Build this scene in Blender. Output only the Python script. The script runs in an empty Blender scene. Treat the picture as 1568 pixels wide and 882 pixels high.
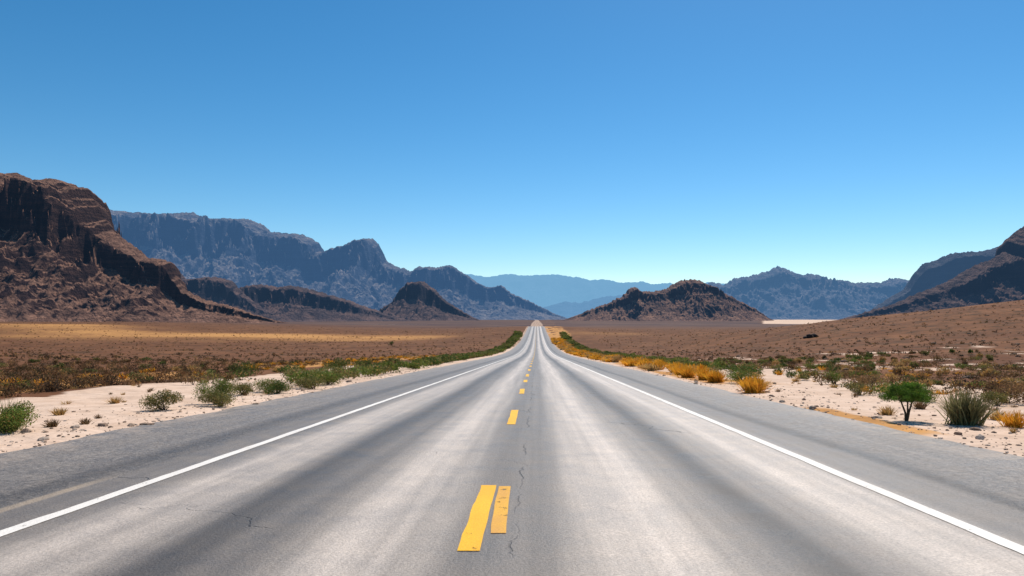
import bpy, math, numpy as np
from mathutils import Vector
rng = np.random.default_rng(7)
scene = bpy.context.scene
F = 1045.0
CAM_Z = 1.4

# ------------------------------------------------------------------ numpy noise
def _hash(ix, iy, seed):
    h = (ix*374761393 + iy*668265263 + seed*974634777) & 0xffffffff
    h = ((h ^ (h >> 13))*1274126177) & 0xffffffff
    h = h ^ (h >> 16)
    h = (h*2246822519 & 0xffffffff) ^ (h >> 15)
    return (h & 0xffffff)/float(0xffffff)
def vn(x, y, seed=0):
    x, y = np.broadcast_arrays(np.asarray(x, float), np.asarray(y, float))
    ix = np.floor(x).astype(np.int64); iy = np.floor(y).astype(np.int64)
    fx = x-ix; fy = y-iy
    fx = fx**3*(fx*(fx*6-15)+10); fy = fy**3*(fy*(fy*6-15)+10)
    a = _hash(ix, iy, seed); b = _hash(ix+1, iy, seed)
    c = _hash(ix, iy+1, seed); d = _hash(ix+1, iy+1, seed)
    return (a*(1-fx)+b*fx)*(1-fy)+(c*(1-fx)+d*fx)*fy
def fbm(x, y, o=4, seed=0, g=0.5):
    s = 0; a = 1; t = 0
    for i in range(o):
        s = s+a*vn(x*2**i+i*17.3, y*2**i+i*9.1, seed+i); t += a; a *= g
    return s/t
def ridged(x, y, o=4, seed=0, g=0.5):
    s = 0; a = 1; t = 0
    for i in range(o):
        s = s+a*(1-np.abs(2*vn(x*2**i+i*13.7, y*2**i+i*5.9, seed+i)-1)); t += a; a *= g
    return s/t
def ss(a, b, x):
    t = np.clip((np.asarray(x, float)-a)/(b-a), 0, 1)
    return t*t*(3-2*t)

# ------------------------------------------------------------------ mesh helpers
def quad_mesh(name, verts, quads, mat, smooth=True, col=None, colname="Col"):
    verts = np.asarray(verts, dtype=np.float32).reshape(-1, 3); quads = np.asarray(quads, dtype=np.int32).reshape(-1, 4)
    me = bpy.data.meshes.new(name)
    me.vertices.add(len(verts)); me.vertices.foreach_set("co", verts.ravel())
    me.loops.add(quads.size); me.loops.foreach_set("vertex_index", quads.ravel())
    me.polygons.add(len(quads))
    me.polygons.foreach_set("loop_start", np.arange(0, quads.size, 4, dtype=np.int32))
    me.polygons.foreach_set("loop_total", np.full(len(quads), 4, dtype=np.int32))
    me.update(calc_edges=True)
    me.polygons.foreach_set("use_smooth", np.full(len(quads), smooth))
    if col is not None:
        at = me.color_attributes.new(colname, 'FLOAT_COLOR', 'POINT')
        c = np.ones((len(verts), 4), dtype=np.float32); c[:, :3] = col
        at.data.foreach_set("color", c.ravel())
    me.materials.append(mat)
    ob = bpy.data.objects.new(name, me); scene.collection.objects.link(ob)
    return ob
def grid_quads(nr, nc):
    i = np.arange(nr-1)[:, None]*nc+np.arange(nc-1)[None, :]
    return np.stack([i, i+1, i+nc+1, i+nc], -1).reshape(-1, 4)
class Builder:
    def __init__(s): s.v = []; s.q = []; s.c = []; s.n = 0
    def add(s, v, q, c):
        v = np.asarray(v, float).reshape(-1, 3)
        c = np.broadcast_to(np.asarray(c, float), (len(v), 3))
        s.v.append(v); s.q.append(np.asarray(q).reshape(-1, 4)+s.n); s.c.append(c); s.n += len(v)
    def make(s, name, mat, smooth=False):
        return quad_mesh(name, np.concatenate(s.v), np.concatenate(s.q), mat, smooth, np.concatenate(s.c))
def unit(n):
    a = rng.normal(size=(n, 3)); return a/np.linalg.norm(a, axis=1)[:, None]
def add_leaves(B, cen, size, col, elong=0.5, up=0.0):
    n = len(cen)
    a = unit(n); a[:, 2] += up; a /= np.linalg.norm(a, axis=1)[:, None]
    b = np.cross(a, unit(n)); b /= np.linalg.norm(b, axis=1)[:, None]+1e-9
    s = np.broadcast_to(size, (n,))[:, None]*rng.uniform(.6, 1.3, (n, 1))
    v = np.stack([cen-a*s, cen+b*s*elong, cen+a*s, cen-b*s*elong], 1)
    B.add(v, np.arange(4*n).reshape(n, 4), np.repeat(np.broadcast_to(col, (n, 3)), 4, 0))
def add_tube(B, pts, rad, col, seg=6):
    pts = np.asarray(pts, float); m = len(pts)
    ang = np.linspace(0, 2*np.pi, seg, endpoint=False); vs = []
    for i in range(m):
        t = pts[min(i+1, m-1)]-pts[max(i-1, 0)]; t = t/(np.linalg.norm(t)+1e-9)
        u = np.cross(t, [0.31, .94, .1]); u /= np.linalg.norm(u); w = np.cross(t, u)
        vs.append(pts[i]+rad[i]*(np.cos(ang)[:, None]*u+np.sin(ang)[:, None]*w))
    q = []
    for i in range(m-1):
        for j in range(seg):
            q.append([i*seg+j, i*seg+(j+1) % seg, (i+1)*seg+(j+1) % seg, (i+1)*seg+j])
    B.add(np.concatenate(vs), q, col)
def _cs():
    vs = {}; q = []
    def vid(p):
        k = tuple(p)
        if k not in vs: vs[k] = len(vs)
        return vs[k]
    for ax in range(3):
        for sg in (-1, 1):
            o = [i for i in range(3) if i != ax]
            for a in (-1, 0):
                for b in (-1, 0):
                    f = []
                    for da, db in ((0, 0), (1, 0), (1, 1), (0, 1)):
                        p = [0, 0, 0]; p[ax] = sg; p[o[0]] = a+da; p[o[1]] = b+db; f.append(vid(p))
                    q.append(f)
    v = np.array(list(vs.keys()), float); v /= np.linalg.norm(v, axis=1)[:, None]
    return v, np.array(q)
CSV, CSQ = _cs()
def add_rock(B, p, s, col):
    v = CSV*(1+rng.uniform(-.22, .22, (len(CSV), 1)))*np.array([s*rng.uniform(.8, 1.4), s*rng.uniform(.7, 1.2), s*rng.uniform(.4, .8)])
    a = rng.uniform(0, 6.28); c, d = math.cos(a), math.sin(a)
    v = v@np.array([[c, d, 0], [-d, c, 0], [0, 0, 1]])
    B.add(v+np.asarray(p), CSQ, col)

# ------------------------------------------------------------------ terrain
_t = np.arange(-60, 16000, 1.0)
_Dr = np.interp(_t, [-60, 0, 120, 160, 220, 280, 350, 450, 540, 600, 680, 800, 900, 1100, 16000],
                [-1.18, 1.4, 6.56, 7.95, 9.25, 9.7, 9.55, 8.5, 7.15, 6.75, 7.8, 10.6, 10.2, 7.8, 6.0])
_Ds = np.interp(_t, [-60, 0, 120, 200, 300, 500, 800, 1500, 2500, 16000],
                [-1.18, 1.4, 6.45, 8.6, 9.5, 9.5, 8.7, 7.8, 6.2, 6.0])
def _sm(a, w=31):
    p = np.pad(a, w//2, mode='reflect', reflect_type='odd'); return np.convolve(p, np.ones(w)/w, 'valid')
_Dr = _sm(_sm(_Dr)); _Ds = _sm(_sm(_Ds))
yt = np.linspace(np.arcsinh(-5), np.arcsinh(3100), 600); YR = 5*np.sinh(yt)
ROADZ = CAM_Z-np.interp(YR, _t, _Dr)
def road_z(y): return np.interp(y, YR, ROADZ)
def ground_z(x, y):
    x = np.asarray(x, float); y = np.asarray(y, float)
    zr = road_z(y); zs = CAM_Z-np.interp(y, _t, _Ds)
    w = 1-ss(14, 75, np.abs(x))
    z = zs*(1-w)+zr*w
    e = ss(5.75, 6.5, x)+ss(6.7, 7.5, -x)
    out = ss(6.0, 14, np.abs(x))
    z = z-0.05+e*(0.065+0.07*(fbm(x*1.3, y*.9, 3, 5)-.5))
    z = z+out*(0.22*(fbm(x*.35, y*.35, 4, 11)-.5))+ss(25, 90, np.abs(x))*(1.3*(fbm(x*.03, y*.03, 4, 21)-.5))*(1-ss(1000, 1600, y))
    z = z+6.5*ss(90, 380, -x)*ss(150, 420, y)*(1-ss(560, 1100, y))
    xs = x-14*(fbm(x*.012+3, y*.012, 3, 33)-.5)
    A = 14.6*(np.clip(xs-45+ss(190, 60, y)*24, 0, None)/97)
    A = 38*(1-np.exp(-A/38))*1.14
    Bm = ss(25, 195, y)*(1-ss(205, 400, y))
    return z+A*Bm

xt = np.linspace(-9.0, 9.0, 561); XC = 2.4*np.sinh(xt)
XX, YY = np.meshgrid(XC, YR)
ZZ = ground_z(XX, YY)
wob = 5*(fbm(XX*.09, YY*.09, 3, 51)-.5)
sandL = ss(-16.0, -13.5, XX+wob)*(XX < 0)*(1-ss(45, 90, YY))
sandR = (1-ss(11.0+YY*.06, 16+YY*.10, XX+wob))*(XX > 0)*(1-ss(30, 75, YY))
spR = (XX > 10)*(YY > 18)*(YY < 90)*ss(.58, .70, fbm(XX*.25, YY*.16, 4, 71))*.6
sand = np.clip(sandL+sandR+spR, 0, 1)
sand = np.where(np.abs(XX) < 8.5, np.maximum(sand, 1-ss(90, 260, YY)*.5), sand)
edgeR = ss(6.3, 7.0, XX)*(1-ss(8.6+YY*.015, 10.5+YY*.025, XX+wob*.5))*ss(22, 30, YY)*(.35+1.1*ss(.3, .6, fbm(XX*.3, YY*.12, 3, 77)))
patchR = ss(5.9, 6.1, XX)*(1-ss(6.5, 6.9, XX))*ss(10, 11.5, YY)*(1-ss(15, 17, YY))
edgeL = ss(-23+wob, -19+wob, XX)*(1-ss(-16.5+wob*.6, -14.5+wob*.6, XX))*ss(.42, .58, fbm(XX*.1, YY*.07, 3, 81)+.1)*(1-ss(120, 160, YY))
cL = 350+40*(vn(XX*.010, 0*YY, 3)-.5)*2-.12*(XX+60)
bandL = np.exp(-((YY-cL)/85)**2)*(.30+.78*fbm(XX*.014, YY*.02, 4, 93))
bandL = bandL*ss(14, 60, -XX)
bandR = np.exp(-((YY-420)/70)**2)*.5*ss(10, 20, XX)*(1-ss(58, 95, XX))
orange = np.clip(edgeR+patchR+edgeL*.9+bandL*1.1+bandR, 0, 1)
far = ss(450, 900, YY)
px = XX*F/np.maximum(YY, 1)
playa = ss(1000, 1150, YY)*(1-ss(7500, 9000, YY))*ss(335, 365, px)*(1-ss(470, 520, px))
playa2 = np.exp(-((YY-900)/130.)**2)*ss(.45, .6, fbm(XX*.003, YY*.01, 3, 7))*(XX < -150)*.42
far = far*(1-playa)
zone = np.stack([np.clip(sand+playa*1.5+playa2, 0, 1.5), orange*(1-far*.6), far], -1).reshape(-1, 3)

# ------------------------------------------------------------------ node helper
def new_mat(name):
    m = bpy.data.materials.new(name); m.use_nodes = True
    nt = m.node_tree; nt.nodes.clear(); return m, nt
class NT:
    def __init__(s, nt): s.t = nt
    def n(s, typ, **kw):
        nd = s.t.nodes.new(typ)
        for k, v in kw.items(): setattr(nd, k, v)
        return nd
    def l(s, a, b): s.t.links.new(a, b)
    def setv(s, sock, v):
        if isinstance(v, bpy.types.NodeSocket): s.l(v, sock)
        elif isinstance(v, (tuple, list)) and len(v) == 3 and sock.type == 'RGBA': sock.default_value = (*v, 1)
        else: sock.default_value = v
    def math(s, op, a, b=0.0, clamp=False):
        nd = s.n('ShaderNodeMath', operation=op, use_clamp=clamp); s.setv(nd.inputs[0], a); s.setv(nd.inputs[1], b); return nd.outputs[0]
    def mix(s, f, a, b, mode='MIX'):
        nd = s.n('ShaderNodeMix', data_type='RGBA', blend_type=mode)
        s.setv(nd.inputs[0], f); s.setv(nd.inputs[6], a); s.setv(nd.inputs[7], b); return nd.outputs[2]
    def noise(s, vec, scale, detail=4, rough=.55, dist=0):
        nd = s.n('ShaderNodeTexNoise'); s.l(vec, nd.inputs['Vector']); nd.inputs['Scale'].default_value = scale
        nd.inputs['Detail'].default_value = detail; nd.inputs['Roughness'].default_value = rough; nd.inputs['Distortion'].default_value = dist
        return nd.outputs[0]
    def rng(s, v, a, b, c=0., d=1., smooth=True):
        nd = s.n('ShaderNodeMapRange', interpolation_type='SMOOTHSTEP' if smooth else 'LINEAR'); s.setv(nd.inputs[0], v)
        for i, x in enumerate((a, b, c, d)): s.setv(nd.inputs[i+1], x)
        return nd.outputs[0]
    def scale(s, vec, sc):
        nd = s.n('ShaderNodeVectorMath', operation='MULTIPLY'); s.l(vec, nd.inputs[0]); nd.inputs[1].default_value = sc; return nd.outputs[0]
    def bump(s, h, strength, dist, nrm=None):
        nd = s.n('ShaderNodeBump'); s.l(h, nd.inputs['Height']); nd.inputs['Strength'].default_value = strength; nd.inputs['Distance'].default_value = dist
        if nrm: s.l(nrm, nd.inputs['Normal'])
        return nd.outputs[0]
    def out(s, col, rough=.9, spec=.3, nrm=None):
        p = s.n('ShaderNodeBsdfPrincipled'); o = s.n('ShaderNodeOutputMaterial')
        s.setv(p.inputs['Base Color'], col); s.setv(p.inputs['Roughness'], rough); s.setv(p.inputs['Specular IOR Level'], spec)
        if nrm: s.l(nrm, p.inputs['Normal'])
        s.l(p.outputs[0], o.inputs[0]); return p, o

# ------------------------------------------------------------------ ground material
m_ground, nt = new_mat("desert_ground"); N = NT(nt)
P = N.n('ShaderNodeTexCoord').outputs['Object']
at = N.n('ShaderNodeAttribute', attribute_name="zone")
sep = N.n('ShaderNodeSeparateColor'); N.l(at.outputs['Color'], sep.inputs[0])
n1 = N.noise(P, .9, 5, .65); n2 = N.noise(P, .06, 4, .6); n3 = N.noise(P, 9, 4, .7); n4 = N.noise(P, .28, 4, .7); nfar = N.noise(N.scale(P, (.3, 1, 1)), .012, 5, .65)
brown = N.mix(N.rng(n2, .3, .7), (.130, .055, .026), (.215, .098, .046))
brown = N.mix(N.rng(n4, .45, .65), brown, (.080, .043, .022))
brown = N.mix(N.rng(n1, .54, .72, 0, .4), brown, (.30, .155, .080))
sandc = N.mix(N.rng(n1, .3, .7), (.72, .55, .43), (.58, .42, .31))
sandc = N.mix(N.rng(n3, .52, .72, 0, .5), sandc, (.40, .27, .18))
sandc = N.mix(N.rng(n4, .58, .72, 0, .6), sandc, (.50, .28, .13))
orc = N.mix(N.rng(n1, .35, .7), (.58, .30, .10), (.38, .19, .07))
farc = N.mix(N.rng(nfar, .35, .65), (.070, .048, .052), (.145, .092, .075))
jit = N.math('MULTIPLY', N.math('SUBTRACT', N.math('ADD', N.math('MULTIPLY', n4, .6), N.math('MULTIPLY', n1, .4)), .5), 1.6)
ms = N.rng(N.math('ADD', sep.outputs[0], jit), .35, .62)
mo = N.rng(N.math('ADD', sep.outputs[1], jit), .30, .95)
mf = sep.outputs[2]
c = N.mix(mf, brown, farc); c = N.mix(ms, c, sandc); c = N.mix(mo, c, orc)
h = N.math('ADD', N.math('MULTIPLY', n3, .5), N.math('MULTIPLY', n1, 1.0))
nb = N.bump(h, .7, .06); nb = N.bump(n4, .6, .5, nb)
N.out(c, .95, .1, nb)
ground = quad_mesh("desert_ground", np.stack([XX, YY, ZZ], -1), grid_quads(*XX.shape), m_ground, True, zone, "zone")

# ------------------------------------------------------------------ road
m_road, nt = new_mat("weathered_asphalt"); N = NT(nt)
P = N.n('ShaderNodeTexCoord').outputs['Object']
sx = N.n('ShaderNodeSeparateXYZ'); N.l(P, sx.inputs[0])
st = N.noise(N.scale(P, (.5, .04, 1)), 1.0, 3, .6)
st2 = N.noise(N.scale(P, (6, .12, 1)), 1.0, 4, .6)
xw = N.math('ADD', sx.outputs[0], N.math('MULTIPLY', N.math('SUBTRACT', st, .5), .5))
fac = N.math('DIVIDE', N.math('ADD', xw, 8.0), 16.0)
cr = N.n('ShaderNodeValToRGB'); cr.color_ramp.interpolation = 'EASE'
stops = [(-8, .23), (-6.3, .20), (-5.4, .19), (-4.9, .09), (-4.5, .16), (-3.95, .19), (-3.45, .44), (-3.0, .38), (-2.42, .072), (-1.95, .15), (-1.2, .48),
         (-.8, .31), (-.45, .15), (0.05, .18), (.5, .42), (.95, .52), (1.4, .24), (1.87, .07), (2.25, .26), (2.7, .51), (3.2, .46), (3.6, .20), (4.0, .165), (4.2, .06), (4.5, .155), (6.4, .20)]
els = cr.color_ramp.elements
while len(els) > 1: els.remove(els[-1])
for i, (x, v) in enumerate(stops):
    e = els[0] if i == 0 else els.new((x+8)/16)
    e.position = (x+8)/16; e.color = (v*1.09, v*.945, v*.81, 1)
N.l(fac, cr.inputs[0])
g1 = N.noise(P, 48, 3, .75); g2 = N.noise(P, 2.2, 5, .7); g3 = N.noise(P, 14, 3, .7)
shoulder = N.math('MAXIMUM', N.rng(sx.outputs[0], 4.0, 4.3), N.rng(sx.outputs[0], -4.4, -4.8))
col = N.mix(1.0, cr.outputs[0], N.rng(st2, .25, .75, .78, 1.2, False), 'MULTIPLY')
col = N.mix(1.0, col, N.rng(g2, .3, .7, .86, 1.12, False), 'MULTIPLY')
col = N.mix(1.0, col, N.rng(g1, .3, .7, .68, 1.3, False), 'MULTIPLY')
col = N.mix(shoulder, col, N.mix(1.0, col, N.rng(g3, .35, .68, .66, 1.4, False), 'MULTIPLY'))
wv = N.n('ShaderNodeVectorMath', operation='ADD'); N.l(P, wv.inputs[0])
nc = N.n('ShaderNodeTexNoise'); N.l(P, nc.inputs['Vector']); nc.inputs['Scale'].default_value = 1.7; nc.inputs['Detail'].default_value = 5
sc = N.scale(nc.outputs['Color'], (.9, .9, 0)); N.l(sc, wv.inputs[1])
v1 = N.n('ShaderNodeTexVoronoi', feature='DISTANCE_TO_EDGE'); N.l(N.scale(wv.outputs[0], (.33, .42, 1)), v1.inputs['Vector']); v1.inputs['Scale'].default_value = 1.0
ck = N.rng(v1.outputs[0], .0, .005, 1, 0)
ckm = N.rng(N.noise(P, .45, 3, .5), .56, .68)
ckc = N.math('MULTIPLY', ck, ckm)
jx = N.math('ABSOLUTE', N.math('ADD', N.math('SUBTRACT', sx.outputs[0], -.17), N.math('MULTIPLY', N.math('SUBTRACT', N.noise(N.scale(P, (0, 1, 0)), 1.6, 6, .7), .5), .28)))
jc = N.math('MULTIPLY', N.rng(jx, .002, .011, 1, 0), N.rng(N.noise(N.scale(P, (0, 1, 0)), .5, 2, .5), .46, .58))
crk = N.math('MAXIMUM', ckc, jc)
col = N.mix(N.math('MULTIPLY', crk, .55), col, (.05, .042, .036))
dust = N.math('MULTIPLY', N.math('MAXIMUM', N.rng(sx.outputs[0], 5.2, 6.3), N.rng(sx.outputs[0], -6.0, -7.2)), N.rng(g2, .4, .62))
col = N.mix(N.math('MULTIPLY', dust, .5), col, (.44, .34, .26))
lp = N.math('MULTIPLY', N.rng(N.math('ABSOLUTE', N.math('ADD', sx.outputs[0], 4.62)), .03, .09, 1, 0), N.rng(N.math('ABSOLUTE', N.math('SUBTRACT', sx.outputs[1], 6.2)), .6, 1.5, 1, 0))
col = N.mix(N.math('MULTIPLY', lp, .45), col, (.55, .42, .28))
hh = N.math('ADD', N.math('MULTIPLY', g1, .9), N.math('MULTIPLY', N.math('MULTIPLY', g3, shoulder), 2.5)); hh = N.math('SUBTRACT', hh, N.math('MULTIPLY', crk, 2))
nb = N.bump(hh, .7, .016)
N.out(col, N.rng(g2, .3, .7, .42, .58), .42, nb)
mrow = (YR > -20) & (YR < 830); ry = YR[mrow]
rx = np.linspace(-7.15, 6.2, 54)
RX, RY = np.meshgrid(rx, ry)
RX = RX+np.where(RX > 6.1, (fbm(RY*.8, RY*0, 4, 3)-.5)*.22, 0)+np.where(RX < -7.1, (fbm(RY*.8, RY*0, 4, 4)-.5)*.35, 0)
road = quad_mesh("asphalt_road", np.stack([RX, RY, road_z(RY)], -1), grid_quads(*RX.shape), m_road)

def paint_mat(name, c1, c2, wear, wearscale=7):
    m, nt = new_mat(name); N = NT(nt)
    P = N.n('ShaderNodeTexCoord').outputs['Object']
    a = N.noise(P, wearscale, 6, .75); b = N.noise(N.scale(P, (1, .35, 1)), 2.2, 4, .6); g = N.noise(P, 60, 3, .7)
    col = N.mix(N.rng(b, .35, .7), c1, c2); col = N.mix(1.0, col, N.rng(g, .3, .7, .82, 1.1, False), 'MULTIPLY')
    p, o = N.out(col, .6, .3, N.bump(g, .4, .01))
    tr = N.n('ShaderNodeBsdfTransparent'); mx = N.n('ShaderNodeMixShader')
    hole = N.rng(N.math('ADD', N.math('MULTIPLY', a, .7), N.math('MULTIPLY', g, .3)), wear, wear+.04)
    N.l(hole, mx.inputs[0]); N.l(p.outputs[0], mx.inputs[1]); N.l(tr.outputs[0], mx.inputs[2]); N.l(mx.outputs[0], o.inputs[0])
    return m
m_white = paint_mat("white_road_paint", (.86, .83, .77), (.78, .74, .68), .60)
m_yel = paint_mat("yellow_road_paint", (.92, .50, .001), (.86, .43, .002), .60, 6)
m_yel2 = paint_mat("worn_yellow_paint", (.80, .42, .02), (.68, .34, .05), .57, 8)
def strip(name, xc, w, mat, y0, y1, dx=0.0):
    ys = np.unique(np.concatenate([[y0, y1], YR[(YR > y0) & (YR < y1)]]))
    wv_ = (fbm(ys*2.2, ys*0, 3, int(abs(xc)*100))-.5)*.03
    t = (ys-y0)/(y1-y0)*dx
    L = np.stack([xc-w/2+wv_+t, ys, road_z(ys)+.005], -1); R_ = np.stack([xc+w/2+wv_*.4+t, ys, road_z(ys)+.005], -1)
    return quad_mesh(name, np.stack([L, R_], 1), grid_quads(len(ys), 2), mat)
def parent(name, kids):
    e = bpy.data.objects.new(name, None); scene.collection.objects.link(e)
    for k in kids: k.parent = e
    return e
parent("white_edge_line_marking", [strip("left_edge_line", -4.03, .13, m_white, -15, 820), strip("right_edge_line", 3.36, .14, m_white, -15, 820)])
ds = [(4.7, 6.95), (12.5, 15.4), (20.9, 23.4), (28, 30), (33.5, 36.5)]+[(42+9*i, 45+9*i) for i in range(66)]
kids = [strip("dash", -.47, .155, m_yel, a, b, -.02) for a, b in ds]+[strip("worn_dash", -.295, .12, m_yel2, 5.15, 6.9, -.03)]
parent("yellow_center_line_marking", kids)

# ------------------------------------------------------------------ mountains
def mountain_mat(name, k, rock, rock2, talus, talus2, haze, air=(.15, .34, .66), s0=.46, s1=.70):
    m, nt = new_mat(name); N = NT(nt)
    P = N.n('ShaderNodeTexCoord').outputs['Object']
    Q = N.scale(P, (1/k,)*3)
    a = N.noise(Q, .05, 7, .65); b = N.noise(Q, .25, 4, .7); d = N.noise(N.scale(Q, (.12, .12, 1)), .22, 4, .6, .3); fl = N.noise(N.scale(Q, (1, 1, .12)), .2, 4, .65)
    g = N.n('ShaderNodeNewGeometry'); s3 = N.n('ShaderNodeSeparateXYZ'); N.l(g.outputs['Normal'], s3.inputs[0])
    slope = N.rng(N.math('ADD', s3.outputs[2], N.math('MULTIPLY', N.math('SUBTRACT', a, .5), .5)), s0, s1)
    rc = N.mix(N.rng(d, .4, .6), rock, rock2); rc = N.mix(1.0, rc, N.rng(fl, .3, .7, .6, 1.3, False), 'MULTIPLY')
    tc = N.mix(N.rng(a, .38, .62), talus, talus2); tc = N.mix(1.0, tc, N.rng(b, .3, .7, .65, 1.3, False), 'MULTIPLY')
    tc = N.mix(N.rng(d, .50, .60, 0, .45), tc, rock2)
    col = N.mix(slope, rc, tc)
    h = N.math('ADD', N.math('ADD', a, N.math('MULTIPLY', b, .35)), N.math('MULTIPLY', N.math('ADD', d, fl), .28))
    nb = N.bump(h, 1.0, 11*k)
    p, o = N.out(col, .95, .05, nb)
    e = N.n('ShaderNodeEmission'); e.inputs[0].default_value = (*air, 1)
    mx = N.n('ShaderNodeMixShader'); mx.inputs[0].default_value = haze  # distance haze imitated by a constant glow mixed into the rock
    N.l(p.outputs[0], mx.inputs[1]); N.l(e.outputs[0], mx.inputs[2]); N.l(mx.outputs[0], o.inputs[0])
    return m
def mountain(name, prof, k, mat, seed, nu=420, nv=170, wf=2.2, wb=1.2, cliff=.5, gul=.22, gf=.018, jag=2.2, kfun=None, base=-11.0, c0=.80, c1=.86, t0=.62, t1=.92, gg=.55, gy=.28):
    prof = np.array(prof, float)
    u = np.linspace(prof[0, 0], prof[-1, 0], nu)
    el = np.interp(u, prof[:, 0], prof[:, 1])
    env = ss(0, 10, el)
    el = el+env*jag*((ridged(u*.11, u*0, 3, seed)-.55)*1.5+(fbm(u*.5, u*0, 2, seed+4)-.5)*1.2)
    kk = k+0*u
    if kfun is not None: kk = kk*np.interp(u, [p[0] for p in kfun], [p[1] for p in kfun])
    Yr = kk*F; H = el*kk+CAM_Z-base
    W = H*wf*(1+.25*(fbm(u*.02, u*0, 2, seed+5)-.5))+25*k
    nb_ = nv//4
    s = np.concatenate([np.linspace(0, 1, nv)**.8, np.linspace(1, 0, nb_)[1:]])
    back = np.concatenate([np.zeros(nv), np.ones(nb_-1)])
    S, U = np.meshgrid(s, u, indexing='ij'); Bk = back[:, None]
    off = (1-S)*np.where(Bk > 0, W*wb/wf, W)
    Y = Yr[None, :]+np.where(Bk > 0, off, -off)
    X = (U*kk[None, :])+0*S
    warp = 26*(fbm(X/k*.02, Y/k*.02, 3, seed+20)-.5)
    G = ridged((X/k+warp)*gf, Y/k*gf*gy, 5, seed+30, gg)
    win = np.sin(np.pi*np.clip(S, 0, 1)**.9)**.8
    Se = np.clip(S+gul*(G-.58)*win*2.0, 0, 1.0)
    tal = Se**1.3
    mesa = np.where(Se < c0, (Se/c0)**1.3*t0, np.where(Se < c1, t0+(Se-c0)/(c1-c0)*(t1-t0), t1+(Se-c1)/(1-c1)*(1-t1)))
    cl = np.clip(cliff*(.6+.8*vn(X/k*.02, X*0, seed+40)), 0, 1)
    f = tal*(1-cl)+mesa*cl
    f = np.where(S >= .999, 1, np.minimum(f, 1))
    Z = base+H[None, :]*f
    Z = Z+win*(fbm(X/k*.12, Y/k*.12, 4, seed+50)-.5)*8*k*np.clip(H[None, :]/(60*k), .15, 1)
    return quad_mesh(name, np.stack([X, Y, Z], -1), grid_quads(*X.shape), mat)
def P2(l): return [(x-822, 488-y) for x, y in l]

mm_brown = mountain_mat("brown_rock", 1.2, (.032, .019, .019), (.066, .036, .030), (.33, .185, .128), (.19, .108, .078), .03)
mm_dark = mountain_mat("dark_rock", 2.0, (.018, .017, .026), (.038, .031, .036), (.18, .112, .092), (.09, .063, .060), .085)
mm_blue = mountain_mat("blue_hazed_rock", 4.0, (.024, .036, .062), (.045, .058, .085), (.26, .225, .205), (.095, .10, .12), .27, (.135, .33, .68))  # blue and far ranges: bluish base colours stand in for distance haze
mm_blue2 = mountain_mat("right_range_hazed_rock", 5.0, (.035, .047, .075), (.065, .072, .095), (.22, .195, .20), (.11, .115, .14), .38, (.14, .33, .63))
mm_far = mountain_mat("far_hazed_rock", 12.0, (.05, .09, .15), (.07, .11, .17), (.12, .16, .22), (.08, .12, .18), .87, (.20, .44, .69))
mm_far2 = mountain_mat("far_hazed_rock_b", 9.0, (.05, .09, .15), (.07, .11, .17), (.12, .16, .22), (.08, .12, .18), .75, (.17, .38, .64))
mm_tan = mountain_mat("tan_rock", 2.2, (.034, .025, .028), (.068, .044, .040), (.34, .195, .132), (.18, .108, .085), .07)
mm_dkblue = mountain_mat("dark_blue_hazed_rock", 3.0, (.022, .028, .045), (.04, .044, .06), (.10, .09, .095), (.06, .06, .07), .20)  # blue tint of the rock is haze put into the colour

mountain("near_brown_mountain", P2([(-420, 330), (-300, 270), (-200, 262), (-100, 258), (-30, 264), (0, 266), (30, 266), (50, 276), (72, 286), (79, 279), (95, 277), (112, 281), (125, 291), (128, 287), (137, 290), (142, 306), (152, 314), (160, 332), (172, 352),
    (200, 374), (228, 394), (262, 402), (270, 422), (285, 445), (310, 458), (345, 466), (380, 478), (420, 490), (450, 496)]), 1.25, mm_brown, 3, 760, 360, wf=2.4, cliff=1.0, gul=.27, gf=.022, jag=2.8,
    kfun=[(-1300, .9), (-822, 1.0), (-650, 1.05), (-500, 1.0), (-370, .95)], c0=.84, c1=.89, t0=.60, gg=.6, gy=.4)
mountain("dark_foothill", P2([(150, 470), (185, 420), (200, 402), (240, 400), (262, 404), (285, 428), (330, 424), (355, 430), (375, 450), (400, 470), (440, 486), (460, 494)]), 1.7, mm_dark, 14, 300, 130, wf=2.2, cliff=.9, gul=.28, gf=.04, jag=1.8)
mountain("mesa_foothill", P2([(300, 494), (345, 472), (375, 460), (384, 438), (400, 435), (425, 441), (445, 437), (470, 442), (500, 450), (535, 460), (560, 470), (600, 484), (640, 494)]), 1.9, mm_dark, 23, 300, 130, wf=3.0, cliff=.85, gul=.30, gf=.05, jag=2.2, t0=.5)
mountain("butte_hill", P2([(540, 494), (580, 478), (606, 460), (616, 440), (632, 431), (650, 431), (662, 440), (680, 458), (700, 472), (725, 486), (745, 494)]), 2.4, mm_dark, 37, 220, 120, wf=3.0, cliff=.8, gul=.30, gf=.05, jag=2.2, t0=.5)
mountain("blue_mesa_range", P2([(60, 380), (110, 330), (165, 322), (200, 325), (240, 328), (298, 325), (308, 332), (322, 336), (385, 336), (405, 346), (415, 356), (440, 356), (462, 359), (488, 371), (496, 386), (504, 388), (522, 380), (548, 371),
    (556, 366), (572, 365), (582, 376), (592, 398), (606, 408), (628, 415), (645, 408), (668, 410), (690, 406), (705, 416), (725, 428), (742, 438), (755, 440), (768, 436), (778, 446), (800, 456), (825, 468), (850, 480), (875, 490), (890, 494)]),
    4.0, mm_blue, 44, 700, 250, wf=2.5, cliff=.9, gul=.24, gf=.034, jag=2.2, c0=.80, c1=.88, t0=.55, t1=.96, gg=.6)
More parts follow.
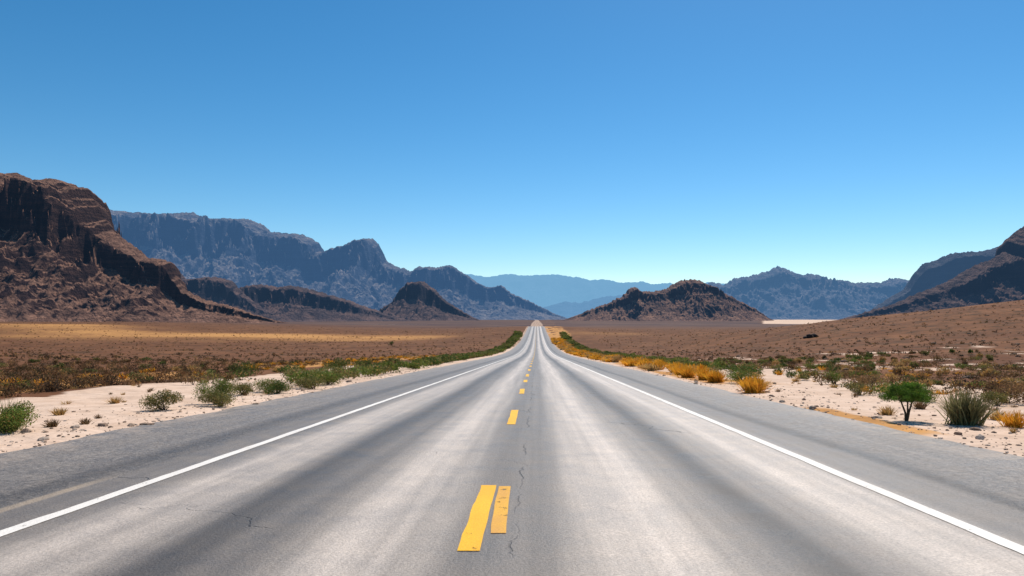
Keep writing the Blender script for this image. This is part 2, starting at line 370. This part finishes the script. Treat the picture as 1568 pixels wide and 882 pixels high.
mountain("far_ridge", P2([(600, 430), (680, 418), (720, 420), (745, 424), (780, 420), (815, 422), (850, 420), (885, 425), (905, 429), (925, 428), (950, 433), (985, 431), (1000, 436), (1025, 433), (1050, 440), (1085, 432), (1120, 436), (1200, 450)]), 12, mm_far, 52, 320, 80, wf=2.2, cliff=.2, jag=1.4, base=-12)
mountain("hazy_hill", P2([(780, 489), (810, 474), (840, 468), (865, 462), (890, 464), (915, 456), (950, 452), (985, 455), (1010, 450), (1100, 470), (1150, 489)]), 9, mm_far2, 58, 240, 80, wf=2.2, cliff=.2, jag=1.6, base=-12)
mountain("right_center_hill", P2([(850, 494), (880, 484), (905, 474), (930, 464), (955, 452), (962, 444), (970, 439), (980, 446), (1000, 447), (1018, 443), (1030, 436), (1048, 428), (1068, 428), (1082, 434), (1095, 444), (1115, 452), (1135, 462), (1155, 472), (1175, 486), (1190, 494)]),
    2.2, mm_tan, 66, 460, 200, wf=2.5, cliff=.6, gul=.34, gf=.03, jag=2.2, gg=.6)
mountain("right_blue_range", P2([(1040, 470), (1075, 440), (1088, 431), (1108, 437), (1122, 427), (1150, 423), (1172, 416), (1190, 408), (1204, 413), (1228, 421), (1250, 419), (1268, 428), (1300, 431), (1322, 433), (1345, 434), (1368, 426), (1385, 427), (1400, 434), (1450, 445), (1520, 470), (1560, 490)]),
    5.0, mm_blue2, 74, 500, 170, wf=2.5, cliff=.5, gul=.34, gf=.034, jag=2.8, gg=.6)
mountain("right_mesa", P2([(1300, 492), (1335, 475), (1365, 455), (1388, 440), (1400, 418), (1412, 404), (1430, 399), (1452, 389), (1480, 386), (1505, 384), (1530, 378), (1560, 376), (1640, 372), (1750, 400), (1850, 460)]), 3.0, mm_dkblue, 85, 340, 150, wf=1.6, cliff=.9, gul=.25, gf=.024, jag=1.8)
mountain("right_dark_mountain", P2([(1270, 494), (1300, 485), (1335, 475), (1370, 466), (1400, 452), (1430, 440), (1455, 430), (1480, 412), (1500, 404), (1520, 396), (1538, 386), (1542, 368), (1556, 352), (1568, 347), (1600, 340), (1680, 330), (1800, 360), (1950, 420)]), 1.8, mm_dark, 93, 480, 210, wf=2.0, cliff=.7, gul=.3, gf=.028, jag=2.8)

# ------------------------------------------------------------------ vegetation
m_fol, nt = new_mat("desert_foliage"); N = NT(nt)
at = N.n('ShaderNodeAttribute', attribute_name="Col")
p, o = N.out(at.outputs['Color'], .8, .15)
tl = N.n('ShaderNodeBsdfTranslucent'); N.l(at.outputs['Color'], tl.inputs[0]); mx = N.n('ShaderNodeMixShader'); mx.inputs[0].default_value = .35
N.l(p.outputs[0], mx.inputs[1]); N.l(tl.outputs[0], mx.inputs[2]); N.l(mx.outputs[0], o.inputs[0])
m_rock, nt = new_mat("loose_stone"); N = NT(nt)
at = N.n('ShaderNodeAttribute', attribute_name="Col"); P = N.n('ShaderNodeTexCoord').outputs['Object']
N.out(N.mix(1.0, at.outputs['Color'], N.rng(N.noise(P, 20, 3, .6), .3, .7, .7, 1.3, False), 'MULTIPLY'), .9, .2)

GREEN = (.15, .19, .04); OLIVE = (.18, .17, .055); DKGREEN = (.08, .115, .028); BROWN = (.19, .115, .055); GOLD = (.68, .34, .035); STRAW = (.48, .30, .11)
def cvar(col, n, a=.3):
    return np.clip(np.array(col)*(1+rng.uniform(-a, a, (n, 1)))*(1+rng.uniform(-.08, .08, (n, 3))), 0, 1)
def bush_into(B, x, y, w, h, col, n=1100, leaf=.018, stems=16, lumps=12, up=.6):
    z = float(ground_z(x, y))
    a = rng.uniform(0, 6.28, lumps); r = np.sqrt(rng.uniform(0, 1, lumps))*.66
    lc = np.stack([r*np.cos(a)*w/2, r*np.sin(a)*w/2, h*(.18+.50*rng.uniform(.1, 1, lumps)*(1-.55*r))], -1)
    lr = rng.uniform(.24, .38, lumps)
    idx = rng.integers(0, lumps, n)
    d = unit(n)*(rng.uniform(0.15, 1, (n, 1))**.5)
    p = lc[idx]+d*lr[idx][:, None]*np.array([w*.62, w*.62, h*.85])
    p[:, 2] = np.abs(p[:, 2])
    cl = cvar(col, lumps, .28)[idx]*(1+rng.uniform(-.3, .3, (n, 1)))
    dead = rng.random(n) < .10; cl[dead] = np.array(STRAW)*.8
    add_leaves(B, p+np.array([x, y, z]), leaf, np.clip(cl, 0, 1), .42, up)
    for i in range(stems):
        e = lc[rng.integers(0, lumps)]*rng.uniform(.8, 1.25)
        m_ = e*.5+rng.normal(0, .04, 3)*w; b0 = rng.normal(0, .03, 3)*w; b0[2] = -.03
        add_tube(B, np.array([b0, m_, e])+np.array([x, y, z]), [.009*w+.003, .006*w+.002, .002], (.13, .09, .06), 4)
def tuft_into(B, x, y, w, h, col, n=240, bw=.008):
    z = float(ground_z(x, y))-.02
    a = rng.uniform(0, 6.28, n); lean = rng.uniform(0, 1, n)**.8
    L = h*rng.uniform(.65, 1.1, n)
    dr = np.stack([np.cos(a), np.sin(a), 0*a], -1)
    b = np.stack([x+rng.normal(0, .10, n)*w, y+rng.normal(0, .10, n)*w, np.full(n, z)], -1)
    m1 = b+dr*(lean*w*.26)[:, None]; m1[:, 2] += L*.60*(1-.25*lean)
    t = b+dr*(lean*w*.50)[:, None]; t[:, 2] += L*(1-.42*lean**2)
    sd = np.stack([-np.sin(a+1), np.cos(a+1), 0*a], -1)*bw
    c = np.repeat(cvar(col, n, .35), 6, 0)
    v = np.stack([b-sd, b+sd, m1+sd*.8, m1-sd*.8, t+sd*.12, t-sd*.12], 1)
    q = (np.arange(n)*6)[:, None, None]+np.array([[0, 1, 2, 3], [3, 2, 4, 5]])[None]
    B.add(v, q, c)
def bush(x, y, w, h, col, name="sagebrush_bush", **kw):
    B = Builder(); bush_into(B, x, y, w, h, col, **kw); return B.make(name, m_fol)
def tuft(x, y, w, h, col, name="desert_grass_tuft", **kw):
    B = Builder(); tuft_into(B, x, y, w, h, col, **kw); return B.make(name, m_fol)

bush(-8.55, 11.1, .95, .66, GREEN, n=4200)
tuft(-8.75, 11.25, .9, .54, (.28, .27, .09))
bush(-8.18, 15.0, .95, .54, OLIVE, n=3800)
bush(-7.95, 16.9, 1.10, .88, GREEN, n=5200)
bush(-7.50, 16.2, 1.05, .50, OLIVE, n=3600)
bush(-8.9, 20.6, 1.1, .56, OLIVE, n=2400, leaf=.022); bush(-8.4, 21.6, 1.1, .58, GREEN, n=2400, leaf=.022); bush(-7.9, 20.8, 1.05, .52, DKGREEN, n=2400, leaf=.022)
bush(-7.6, 23.2, 1.3, .58, OLIVE, n=2400, leaf=.024); bush(-7.8, 25.6, 1.4, .64, GREEN, n=2400, leaf=.026)
bush(-14.2, 33, 1.6, 1.1, DKGREEN, n=1800, leaf=.035); bush(-12.6, 44, 1.9, 1.0, DKGREEN, n=1500, leaf=.045); bush(-11.4, 44.5, 1.6, .9, DKGREEN, n=1400, leaf=.045)
tuft(-8.45, 11.9, .34, .17, BROWN, n=120); tuft(-8.2, 12.4, .3, .14, BROWN, n=100); tuft(-9.8, 14, .4, .18, STRAW, n=120); tuft(-10.5, 17, .5, .2, STRAW, n=120)
bush(7.98, 26.5, 1.4, .74, GREEN, leaf=.03, n=2000); bush(11.6, 26.6, 1.1, .65, GREEN, leaf=.03, n=1500); bush(10.8, 22.5, 1.35, .70, BROWN, leaf=.028, n=1500); bush(10.0, 17.9, 1.2, .6, OLIVE, leaf=.025, n=2000)
bush(12.0, 17.4, 1.2, .6, BROWN, leaf=.025, n=1800); bush(11.2, 16.6, .8, .5, OLIVE, leaf=.022, n=1600); bush(13.4, 19.5, 1.3, .65, BROWN, leaf=.028, n=1600); bush(9.6, 20.2, .9, .5, OLIVE, n=1600)
for (x, y, w, h) in ((6.75, 21.2, 1.2, .5), (7.1, 22.5, 1.1, .50), (7.2, 27.5, 1.1, .5), (7.3, 29.5, 1.2, .55), (7.1, 32, 1.2, .52), (7.5, 35, 1.3, .55)):
    tuft(x, y, w, h, GOLD, "golden_grass_tuft", n=420, bw=.016)
tuft(8.40, 12.0, .6, .32, GOLD, "golden_grass_tuft", n=260); tuft(8.9, 13.2, .5, .24, STRAW, n=160)
tuft(7.72, 12.3, .98, .66, (.21, .19, .085), "yucca_plant", n=620, bw=.011)
tuft(7.3, 14.2, .5, .22, STRAW, n=140); tuft(8.7, 15.5, .5, .25, BROWN, n=140)

def small_tree(x, y, H, w):
    B = Builder(); z = float(ground_z(x, y))-.03
    base = np.array([x, y, z]); T = .44*H
    for i in range(3):
        d = np.array([(-.02, .0, .025)[i], (.015, -.02, .0)[i], 0])
        fork = base+d*1.6+[(i-1)*.06, 0, T]
        add_tube(B, [base+d*.3, base+d+[0.01*i, 0, T*.5], fork], [.026-.003*i, .019, .014], (.11, .08, .055), 7)
        for j in range(8):
            a = rng.uniform(0, 6.28); rr = rng.uniform(.10, .40)*w
            e = fork+np.array([math.cos(a)*rr, math.sin(a)*rr, rng.uniform(.08, .40)*H])
            add_tube(B, [fork, (fork+e)/2+[0, 0, -.01], e], [.010, .006, .002], (.12, .09, .06), 5)
    n = 18000; L = 140
    dd = unit(L); dd[:, 2] = np.abs(dd[:, 2])*1.0-.10; R = rng.uniform(.25, .95, (L, 1))**.6
    lc = dd*R*np.array([w/2*.95, w/2*.95, H*.40])+np.array([x, y, z+H*.53])
    lr = rng.uniform(.045, .085, L)*w/.87
    idx = rng.integers(0, L, n)
    p = lc[idx]+unit(n)*(rng.uniform(.1, 1, (n, 1))**.5)*lr[idx][:, None]*np.array([1.15, 1.15, .8])
    cl = cvar((.10, .18, .024), L, .35)[idx]*(1+rng.uniform(-.25, .35, (n, 1)))
    add_leaves(B, p, .012, cl, .45, .2)
    return B.make("desert_tree", m_fol)
small_tree(7.07, 13.05, .88, .98)
bush(-49, 230, 2.2, 2.0, DKGREEN, "desert_shrub", leaf=.12, n=400)

B = Builder()
y = 24.
while y < 420:
    col = [OLIVE, GREEN, DKGREEN, GREEN][rng.integers(0, 4)]
    bush_into(B, -8.0-rng.uniform(0, 1.6)-(y-26)*.006, y, rng.uniform(1.1, 1.9)*(1+y/150), rng.uniform(.5, .75)*(1+y/260), col, n=560, leaf=.032+y*.0009, stems=2)
    if rng.random() < .7: bush_into(B, -9.8-rng.uniform(0, 3.5), y, rng.uniform(.8, 1.6), rng.uniform(.35, .75), [DKGREEN, OLIVE, BROWN][rng.integers(0, 3)], n=260, leaf=.03+y*.0009, stems=2)
    y += rng.uniform(.5, 1.1)*(1+y/50)
y = 34.
while y < 420:
    col = [OLIVE, GREEN, DKGREEN, GREEN][rng.integers(0, 4)]
    bush_into(B, 9.9+rng.uniform(0, 1.8)+(y-36)*.012, y, rng.uniform(1.1, 1.9)*(1+y/170), rng.uniform(.5, .75)*(1+y/260), col, n=440, leaf=.032+y*.0009, stems=2)
    y += rng.uniform(.6, 1.5)*(1+y/50)
for i in range(190):
    y = rng.uniform(17, 75); x = rng.uniform(9.8, 14+y*.45)
    bush_into(B, x, y, rng.uniform(.5, 1.5), rng.uniform(.3, .66), [OLIVE, BROWN, GREEN, DKGREEN, STRAW, BROWN][rng.integers(0, 6)], n=340, leaf=.022+y*.0007, stems=2)
for i in range(70):
    y = rng.uniform(20, 75); x = -rng.uniform(13.5, 16+y*.5)
    bush_into(B, x, y, rng.uniform(.5, 1.3), rng.uniform(.25, .55), [OLIVE, BROWN, BROWN, DKGREEN][rng.integers(0, 4)], n=260, leaf=.022+y*.0007, stems=2)
B.make("roadside_shrubs", m_fol)
B = Builder()
y = 37.
while y < 330:
    for j in range(2):
        if rng.random() < .8: tuft_into(B, 7.0+rng.uniform(0, 2.4+y*.01), y+rng.uniform(-.5, .5), rng.uniform(.8, 1.6)*(1+y/150), rng.uniform(.3, .55)*(1+y/300), [GOLD, GOLD, STRAW][rng.integers(0, 3)], n=90, bw=.022+y*.0005)
    y += rng.uniform(.5, 1.3)*(1+y/80)
for i in range(130):
    y = rng.uniform(24, 110); x = -rng.uniform(14, 22)
    tuft_into(B, x, y, rng.uniform(.5, 1.2), rng.uniform(.2, .4), [GOLD, STRAW][rng.integers(0, 2)], n=50, bw=.018+y*.0005)
for i in range(70):
    y = rng.uniform(19, 45); x = rng.uniform(7.5, 12+y*.3)
    tuft_into(B, x, y, rng.uniform(.4, 1.0), rng.uniform(.15, .35), [GOLD, STRAW][rng.integers(0, 2)], n=60, bw=.014)
for i in range(90):
    y = rng.uniform(9, 30); x = -rng.uniform(7.8, 15) if i % 2 else rng.uniform(6.8, 13)
    tuft_into(B, x, y, rng.uniform(.15, .4), rng.uniform(.06, .16), [BROWN, STRAW][rng.integers(0, 2)], n=40, bw=.006)
B.make("dry_grass", m_fol)

B = Builder()
Nn = 14000
yy = np.exp(rng.uniform(np.log(17), np.log(620), Nn)); lat = rng.uniform(-.86, .80, Nn)*yy
keep = ((lat < -15.0) | (lat > 11+yy*.05)) & ~((lat < 12+yy*.12) & (lat > 0) & (yy < 40) & (rng.random(Nn) < .5))
cl_ = fbm(lat*.05, yy*.05, 3, 123); keep &= rng.random(Nn) < ss(.25, .6, cl_)+.25
yy = yy[keep]; lat = lat[keep]; n = len(yy); zz = ground_z(lat, yy)
size = rng.uniform(.14, .48, n)*(1+.5*ss(80, 350, yy))
pal = np.array([(.145, .076, .036), (.18, .105, .046), (.085, .065, .03), (.34, .19, .075), (.075, .046, .027)])
pc = pal[rng.choice(5, n, p=[.3, .22, .2, .1, .18])]
near = yy < 70
for msk, m_ in ((near, 60), (~near, 16)):
    k_ = msk.sum()
    cen = np.stack([lat[msk], yy[msk], zz[msk]], -1).repeat(m_, 0); s = size[msk].repeat(m_)
    d = unit(k_*m_)*(rng.uniform(0, 1, (k_*m_, 1))**.45); d[:, 2] = np.abs(d[:, 2])
    p = cen+d*s[:, None]*np.array([.75, .75, .8])
    add_leaves(B, p, s*(.12 if m_ > 20 else .28), np.clip(pc[msk].repeat(m_, 0)*(1+rng.uniform(-.35, .35, (k_*m_, 1))), 0, 1), .45, .5)
B.make("desert_scrub", m_fol)

B = Builder()
for i in range(3000):
    y = 8+rng.uniform(0, 1)**2*45
    x = -7.0-abs(rng.normal(0, 1.6)) if rng.random() < .55 else 6.15+abs(rng.normal(0, 1.7))
    s = .010+.03*rng.random()**3+(.06 if rng.random() < .02 else 0)
    g = rng.uniform(.7, 1.2)
    add_rock(B, (x, y, float(ground_z(x, y))+s*.15), s, np.array([(.50, .40, .32), (.36, .26, .19), (.24, .165, .12)][rng.integers(0, 3)])*g)
B.make("roadside_gravel", m_rock)
B = Builder()
for i in range(420):
    y = rng.uniform(30, 240); x = rng.uniform(18, 60+y*.6)
    s = .10+.35*rng.random()**3
    add_rock(B, (x, y, float(ground_z(x, y))), s, np.array((.12, .075, .05))*rng.uniform(.6, 1.4))
B.make("hillside_rocks", m_rock)
B = Builder()
for dx, dy, s in ((0, 0, 1.0), (-.9, .2, .6), (.9, -.1, .7)):
    add_rock(B, (60+dx, 150+dy, float(ground_z(60+dx, 150+dy))+s*.3), s, (.05, .035, .03))
B.make("boulder", m_rock)

# ------------------------------------------------------------------ light
AZ = math.radians(22); EL = math.radians(52)
sd = Vector((math.sin(AZ)*math.cos(EL), math.cos(AZ)*math.cos(EL), math.sin(EL)))
sl = bpy.data.lights.new("sun", 'SUN'); sl.energy = 5.0; sl.angle = math.radians(.5); sl.color = (1, .90, .78)
so = bpy.data.objects.new("sun", sl); so.rotation_euler = sd.to_track_quat('Z', 'Y').to_euler(); so.location = (0, 0, 60); scene.collection.objects.link(so)
w = bpy.data.worlds.new("World"); scene.world = w; w.use_nodes = True
nt = w.node_tree; bg = nt.nodes['Background']; sk = nt.nodes.new('ShaderNodeTexSky'); sk.sky_type = 'NISHITA'; sk.sun_disc = False
sk.sun_elevation = EL; sk.sun_rotation = AZ; sk.altitude = 900; sk.air_density = 1.0; sk.dust_density = .3; sk.ozone_density = 3.0
gm = nt.nodes.new('ShaderNodeGamma'); gm.inputs[1].default_value = 1.15
hs = nt.nodes.new('ShaderNodeHueSaturation'); hs.inputs['Hue'].default_value = .489; hs.inputs['Saturation'].default_value = 1.24; hs.inputs['Value'].default_value = 1.0
nt.links.new(sk.outputs[0], gm.inputs[0]); nt.links.new(gm.outputs[0], hs.inputs['Color']); nt.links.new(hs.outputs[0], bg.inputs[0]); bg.inputs[1].default_value = .086

cam = bpy.data.cameras.new("camera"); cam.lens = 24; cam.sensor_width = 36; cam.shift_x = -38/1568; cam.shift_y = 47/1568; cam.clip_start = .1; cam.clip_end = 40000
co = bpy.data.objects.new("camera", cam); co.location = (0, 0, CAM_Z); co.rotation_euler = (math.radians(90), 0, 0); scene.collection.objects.link(co); scene.camera = co
scene.view_settings.view_transform = 'Standard'; scene.view_settings.look = 'None'; scene.view_settings.exposure = 0
